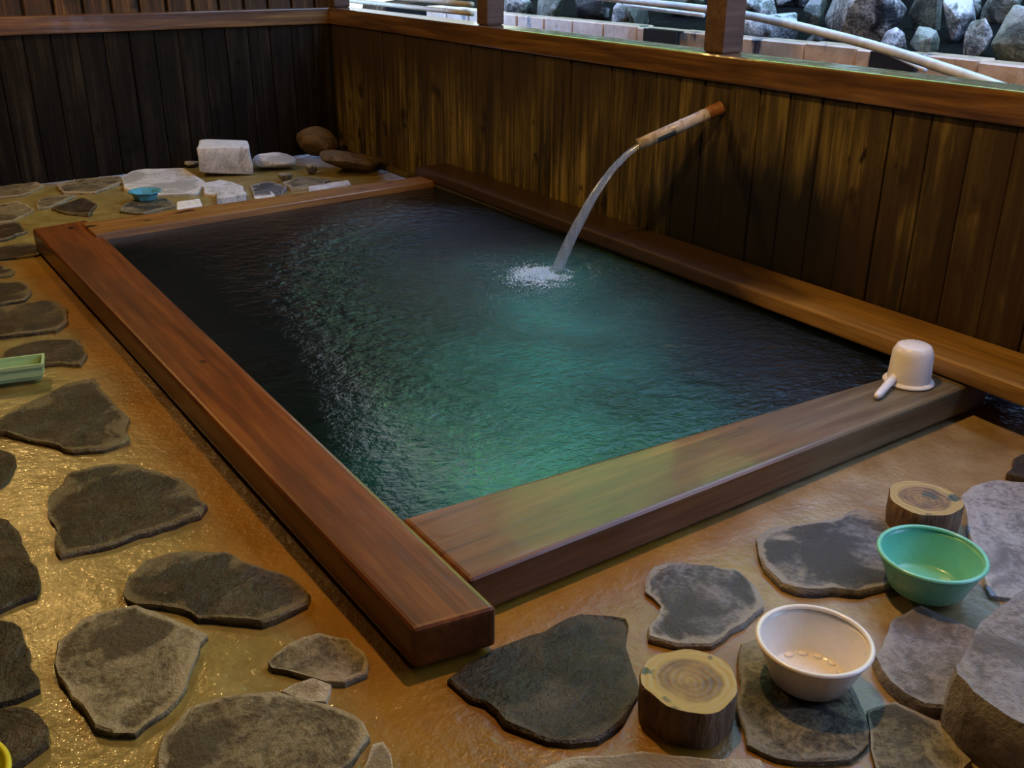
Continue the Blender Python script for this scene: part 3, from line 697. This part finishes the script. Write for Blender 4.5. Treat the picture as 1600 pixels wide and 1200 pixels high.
for (x0, x1, y0, y1) in ((-.014, L+.014, .006, .014), (-.014, L+.014, W-.014, W-.006), (-.014, -.006, W-.006, .006), (L+.006, L+.014, W-.006, .006)):
    b2 = box(x0, x1, min(y0, y1), max(y0, y1), H-.010, H+.002); me = bm_mesh('q', b2); bm.from_mesh(me); bpy.data.meshes.remove(me)
link('rim', bm_mesh('rim', bm), MAT['pl_pale_green'], root)

# ladle upside down on the front beam
c = PZ(1419, 596, zf+.002)
lad = tag(empty('ladle', (c.x, c.y, zf+.001)), 'white plastic ladle turned upside down on the front beam', 'ladle')
R1, R0, H = .070, .058, .128
v, f = lathe([(R1-.006, 0), (R1-.003, .004), (R1-.004, .012), (R0+.004, H*.8), (R0, H-.018), (R0-.006, H-.005), (R0-.016, H), (.001, H+.001)], 48)
cup = link('cup', mesh('cup', v, f), MAT['pl_ladle'], lad, smooth=True)
v, f = lathe([(R1-.008, .001), (R1+.006, .0), (R1+.009, .004), (R1+.006, .008), (R1-.006, .014), (R1-.008, .001)], 48)
link('rim', mesh('rim', v, f), MAT['pl_ladle'], cup, smooth=True)
h0, h1 = PZ(1396, 592, zf+.02)-c, PZ(1369, 621, zf+.012)-c
pts = [h0.lerp(h1, t) for t in (-.2, 0, .3, .6, .85, .96, 1.)]
v, f = tube([(p.x, p.y, z) for p, z in zip(pts, (.026, .024, .020, .015, .0125, .012, .0115))], [.013, .0135, .0135, .013, .0125, .010, .004], 14)
link('handle', mesh('handle', v, f), MAT['pl_ladle'], lad, smooth=True)

def stump(px, zt, R, H, seed, label):
    c = PZ(px[0], px[1], zt); root = tag(empty('log_stump', (c.x, c.y, zt-H)), label, 'log', 'sawn log stumps')
    n = 40; rr = random.Random(seed)
    prof = [R*(1+.035*math.sin(2*math.pi*k/n*3+seed)+.018*math.sin(2*math.pi*k/n*7+seed*2)+rr.uniform(-.008, .008)) for k in range(n)]
    vs, fs = [], []
    for z, s in ((0, .97), (H*.35, 1.0), (H*.7, .99), (H-.004, 1.0), (H, .975)):
        for k in range(n):
            a = 2*math.pi*k/n; vs.append((prof[k]*s*math.cos(a), prof[k]*s*math.sin(a), z))
    for r in range(4):
        for k in range(n): fs.append((r*n+k, r*n+(k+1) % n, (r+1)*n+(k+1) % n, (r+1)*n+k))
    link('bark', mesh('bark', vs, fs), MAT['bark'], root, smooth=True)
    tv = [(prof[k]*.978*math.cos(2*math.pi*k/n), prof[k]*.978*math.sin(2*math.pi*k/n), H) for k in range(n)]
    tv += [(p[0]*.5, p[1]*.5, H-.002) for p in tv[:n]] + [(0, 0, H-.003)]
    tf = [(k, (k+1) % n, n+(k+1) % n, n+k) for k in range(n)] + [(n+k, n+(k+1) % n, 2*n) for k in range(n)]
    link('sawn_top', mesh('sawn_top', tv, tf), MAT['endgrain'], root)
    return root
stump((1078,1062), .085, .093, .088, 1, 'sawn log stump with green-stained top left of the white bowl')
stump((1445,778), .085, .090, .085, 4, 'smaller-looking sawn log stump behind the green bowl')

# ------------------------------------------------------------ outdoors beyond the right rail
bm = bmesh.new(); gx = [2.26, 2.6, 3.0, 3.4, 3.55, 3.62]+[3.8+.3*i for i in range(36)]; gy = [-8+.5*i for i in range(64)]; g = {}
for i, a in enumerate(gx):
    for j, b in enumerate(gy):
        hill = .60 if a < 3.6 else .84 + (a-3.66)*.12
        hill = max(hill, 1.0 + (a-5.0)*1.15, .84 + (b-7.5)*1.35 if a > 3.6 or b > 8 else 0)  # unseen hill, raised steeply to keep low sky out of the water's reflection
        g[i, j] = bm.verts.new((a, b, hill + (.16*noise.noise(Vector((a*1.1, b*1.1, 0))) if a > 5 else .012*noise.noise(Vector((a*5, b*5, 2))))))
for i in range(len(gx)-1):
    for j in range(len(gy)-1): 
        f = bm.faces.new((g[i, j], g[i+1, j], g[i+1, j+1], g[i, j+1])); f.material_index = 1 if gx[i] > 6.6 or gy[j] > 7.2 else 0
me = bm_mesh('ground_outside', bm); me.materials.append(MAT['yard']); me.materials.append(MAT['hill'])
tag(link('ground_outside', me, None, smooth=True), 'wet yard and rising bank outside the rail, with an added unseen hill', kind='structure')
# curb of tan stone blocks
curb = tag(empty('curb', (3.5, 2, .6)), 'low curb of tan stained stone blocks between the yard and the rocks', 'curb')
Lb = .34
bme = bm_mesh('curb_block', box(0, .15, -Lb/2+.003, Lb/2-.003, 0, .30, .008)); bme.materials.append(MAT['curb'])
for i in range(21):
    o = link('curb_block', bme, None, curb, (random.uniform(-.006, .006), -2.9+Lb*i, random.uniform(-.006, .004)))
rz = math.pi/2
# rocks of the bank
ROCKS = [ # px, py of centre, half-width px, half-height px, x-depth, material, label
 (800,8,24,18,4.9,'rock_out','glistening grey rock on the bank directly right of the far post'),
 (852,10,26,26,5.1,'rock_green','dark flat-faced rock between two glistening ones, right of the far post'),
 (918,6,30,26,4.75,'rock_out','bright glistening rock midway between the two posts'),
 (962,30,16,14,4.35,'rock_out','small pale triangular rock at the curb midway between the posts'),
 (985,20,20,24,4.6,'rock_green','grey-green upright rock left of the barred grate'),
 (1060,6,36,20,5.3,'rock_green','dark rock above the straight rod left of the near post'),
 (1172,8,34,20,4.9,'rock_out','grey rock touching the near post, above the curved pipe'),
 (1195,46,50,26,3.95,'rock_out','broad streaked slab below the curved pipe, right of the near post'),
 (1262,20,22,24,4.7,'rock_green','narrow dark rock between the near post rock and the big streaked boulder'),
 (1338,22,54,42,4.35,'rock_out','biggest streaked blue-grey boulder on the bank'),
 (1262,72,20,12,3.6,'rock_out','low grey rock behind the curb under the curved pipe'),
 (1440,18,28,32,4.6,'rock_green','dark mossy boulder right of the biggest streaked one'),
 (1486,34,32,34,4.1,'rock_out','tilted bright rock right of the dark mossy boulder'),
 (1388,62,24,18,3.8,'rock_out','small pale rock just above the middle of the curved pipe'),
 (1436,66,24,20,3.65,'rock_green','small greenish rock above the lower half of the curved pipe'),
 (1513,66,22,26,3.55,'rock_out','small bright rock left of the rightmost rounded boulder'),
 (1580,76,38,38,3.5,'rock_green','rightmost greenish boulder with a pale crest'),
 (1552,12,30,26,4.5,'rock_green','dark rock at the top right above the greenish boulder')]
BACK = [(1232, -2, 26, 20, 0, 'rock_out', 'small rock at the top edge, left of the biggest streaked boulder'),
 (1506, 3, 22, 20, 0, 'rock_out', 'rock at the top edge just above the tilted bright rock')]
for i, (x, y, hw, hh, xd, mt, lab) in enumerate(ROCKS+BACK):
    # stand each rock on the sloping bank z = .84 + .12 (x - 3.66)
    d = ray(x, y+hh*.95); t = (.84-.12*3.66+.12*CAM.x-CAM.z)/(d.z-.12*d.x)
    if lab in [b[6] for b in BACK]: t = (4.85-CAM.x)/d.x
    p = CAM+d*t
    if p.x < 3.82: t = (3.82-CAM.x)/d.x; p = CAM+d*t
    p.x = min(p.x, 5.2); p.z = .84+.12*(p.x-3.66); sc = (p-CAM).dot(fw)/F
    rock('bank_rock', Vector((p.x+.04, p.y, p.z-.04)), (hw*sc*1.55, hw*sc*1.0, hh*sc*1.6), MAT[mt], 40+i, lab, 'rock', 'rocks on the bank outside', (random.uniform(-.3, .3), random.uniform(-.3, .3), random.uniform(-.5, .5)+.9), npt=13, bev=.04)
# pipes
def pipe(name, pix, r, mat, label, cat):
    C = [PX(x, y, v) for x, y, v in pix]; pts = []
    for i in range(len(C)-1):
        a, b, c_, d_ = C[max(0, i-1)], C[i], C[i+1], C[min(len(C)-1, i+2)]
        for k in range(5):
            t = k/5; pts.append(.5*((2*b)+(c_-a)*t+(2*a-5*b+4*c_-d_)*t*t+(3*b-a-3*c_+d_)*t**3))
    pts.append(C[-1]); v, f = tube(pts, r, 14)
    return tag(link(name, mesh(name, v, f), mat, smooth=True), label, cat)
pipe('drain_pipe', [(880,-12,3.35),(965,-1,3.3),(1150,21,3.1),(1330,62,2.85),(1480,108,2.62),(1600,150,2.40)], 0.0205, MAT['pipe'], 'long curved white pipe running past the rocks down to the rail', 'pipe')
pipe('thin_rod', [(1362,72,3.1),(1446,110,2.85)], .008, MAT['pipe'], 'short thin pale rod lying below the curved pipe', 'rod')
pipe('thin_rod', [(975,8,3.5),(1100,24,3.5)], .012, MAT['pipe'], 'straight pale rod behind the near post, parallel to the curved pipe', 'rod')
def grate(px, xd, label, wd, n):
    p = PX(px[0], px[1], xd); root = tag(empty('drain_grate', (3.49, p.y, .80), rz), label, 'grate')
    link('frame', bm_mesh('frame', box(-wd/2, wd/2, .0, .02, 0, .012)), MAT['iron'], root); link('frame', bm_mesh('frame', box(-wd/2, wd/2, .0, .02, .085, .1)), MAT['iron'], root)
    me = bm_mesh('bar', box(-.006, .006, 0, .015, .012, .085)); me.materials.append(MAT['iron'])
    for i in range(n): link('bar', me, None, root, (-wd/2+wd*(i+.5)/n, 0, 0))
    link('backing', bm_mesh('backing', box(-wd/2, wd/2, .05, .06, 0, .1)), MAT['black'], root)
grate((1390,104), 3.42, 'dark barred grate under the thin rod by the right rail', .26, 4)
grate((1030,30), 3.42, 'dark barred grate left of the near post', .30, 4)
# bamboo poles behind the far rail bay
for i, (y0, lab) in enumerate(((11, 'lowest'), (-2, 'middle'), (-15, 'topmost'))):
    a, b = PX(548, y0-5, 2.75), PX(738, y0+7, 2.75); a.z = b.z = PX(640, y0, 2.75).z
    v, f = tube([a.lerp(b, t/6) for t in range(7)], .0165, 12); q = tag(empty('bamboo_pole', a), lab + ' pale bamboo pole of the low screen behind the far rail', 'bamboo', 'bamboo poles of the low screen')
    link('culm', mesh('culm', [x-a for x in v], f), MAT['tanbamboo'], q, smooth=True)
    for t in (.2, .5, .8):
        c_ = a.lerp(b, t)-a; dd = (b-a).normalized()*.008
        v, f = tube([c_-dd, c_+dd], .0175, 12); link('node', mesh('node', v, f), MAT['tanbamboo'], q)
# pale debris behind rail, uncountable
rr = random.Random(3); vs, fs = [], []
for i in range(500):
    x = rr.uniform(840, 1360); y = 30 + (x-800)*.098 + rr.gauss(3, 6); p = PZ(x, y, .60+.0); p.z = .57+rr.uniform(0, .05)
    if p.x < 2.35 or p.x > 4.4: continue
    r = rr.uniform(.008, .028); k = len(vs); vs += [(p.x+r*q[0]*rr.uniform(.7, 1.3), p.y+r*q[1], p.z+r*.7*q[2]) for q in octa]; fs += [tuple(k+q for q in t) for t in of]
tag(link('wet_gravel', mesh('wet_gravel', vs, fs), MAT['rock_out']), 'pale wet gravel scattered on the yard behind the rail', 'gravel', kind='stuff')
# foliage up the slope (seen mirrored in the bath)
rr = random.Random(12); vs, fs = [], []
BL = [(6.6, 7.9, 3.4, 1.5), (7.4, 8.6, 5.0, 1.8), (7.2, 7.2, 5.4, 1.5), (6.4, 6.4, 3.6, 1.3), (8.2, 10.2, 4.4, 1.6), (8.4, 9.4, 6.8, 1.7), (8.6, 7.8, 6.9, 1.4), (7.0, 4.6, 3.6, 1.5), (7.8, 5.6, 5.2, 1.5), (7.2, 2.6, 3.6, 1.5), (7.4, .4, 3.6, 1.6)]
for (bx, by, bz, br) in BL:
    for i in range(1500):
        d = Vector((rr.gauss(0, 1), rr.gauss(0, 1), rr.gauss(0, 1))).normalized()
        c = Vector((bx, by, bz)) + d*br*(1+.22*noise.noise(d*2.3+Vector((bx, by, 0))))*rr.uniform(.86, 1.02)
        s = rr.uniform(.10, .22); a_ = Vector((rr.gauss(0, 1), rr.gauss(0, 1), rr.gauss(0, .6))).normalized(); b_ = a_.cross(d+Vector((.3*rr.random(), 0, .3))).normalized()
        k = len(vs); vs += [c-a_*s, c+b_*s*.42, c+a_*s, c-b_*s*.42]; fs.append((k, k+1, k+2, k+3))
tag(link('foliage', mesh('foliage', vs, fs), MAT['leaf']), 'green foliage on the slope, mirrored as teal patches in the bath', 'foliage', kind='stuff')

# ------------------------------------------------------------ lamps (above the frame)
def lamp(loc, watts, col, label, rad=.06):
    root = tag(empty('ceiling_lamp', loc), label, 'lamp')
    v, f = lathe([(.02, .32), (.03, .30), (.16, .12), (.17, .10), (.155, .10), (.03, .28)], 24); link('shade', mesh('shade', v, f), MAT['iron'], root, smooth=True)
    link('cord', mesh('cord', *tube([(0, 0, .3), (0, 0, ZC-loc[2])], .006, 8)), MAT['black'], root)
    v, f = lathe([(.001, .20), (.03, .19), (.042, .15), (.03, .11), (.001, .10)], 16); link('bulb', mesh('bulb', v, f), MAT['bulb'], root, smooth=True)
    l = bpy.data.lights.new('lamp_light', 'POINT'); l.energy = watts; l.color = col; l.shadow_soft_size = rad
    lo = bpy.data.objects.new('lamp_light', l); COL.objects.link(lo); lo.parent = root; lo.location = (0, 0, .04)
lamp((-.45, 4.05, 2.35), 105, (1, .60, .19), 'warm shaded lamp hanging near the back wall, above the frame')
lamp((.55, .15, 2.65), 150, (1, .60, .20), 'warm shaded lamp hanging over the near side of the bath')
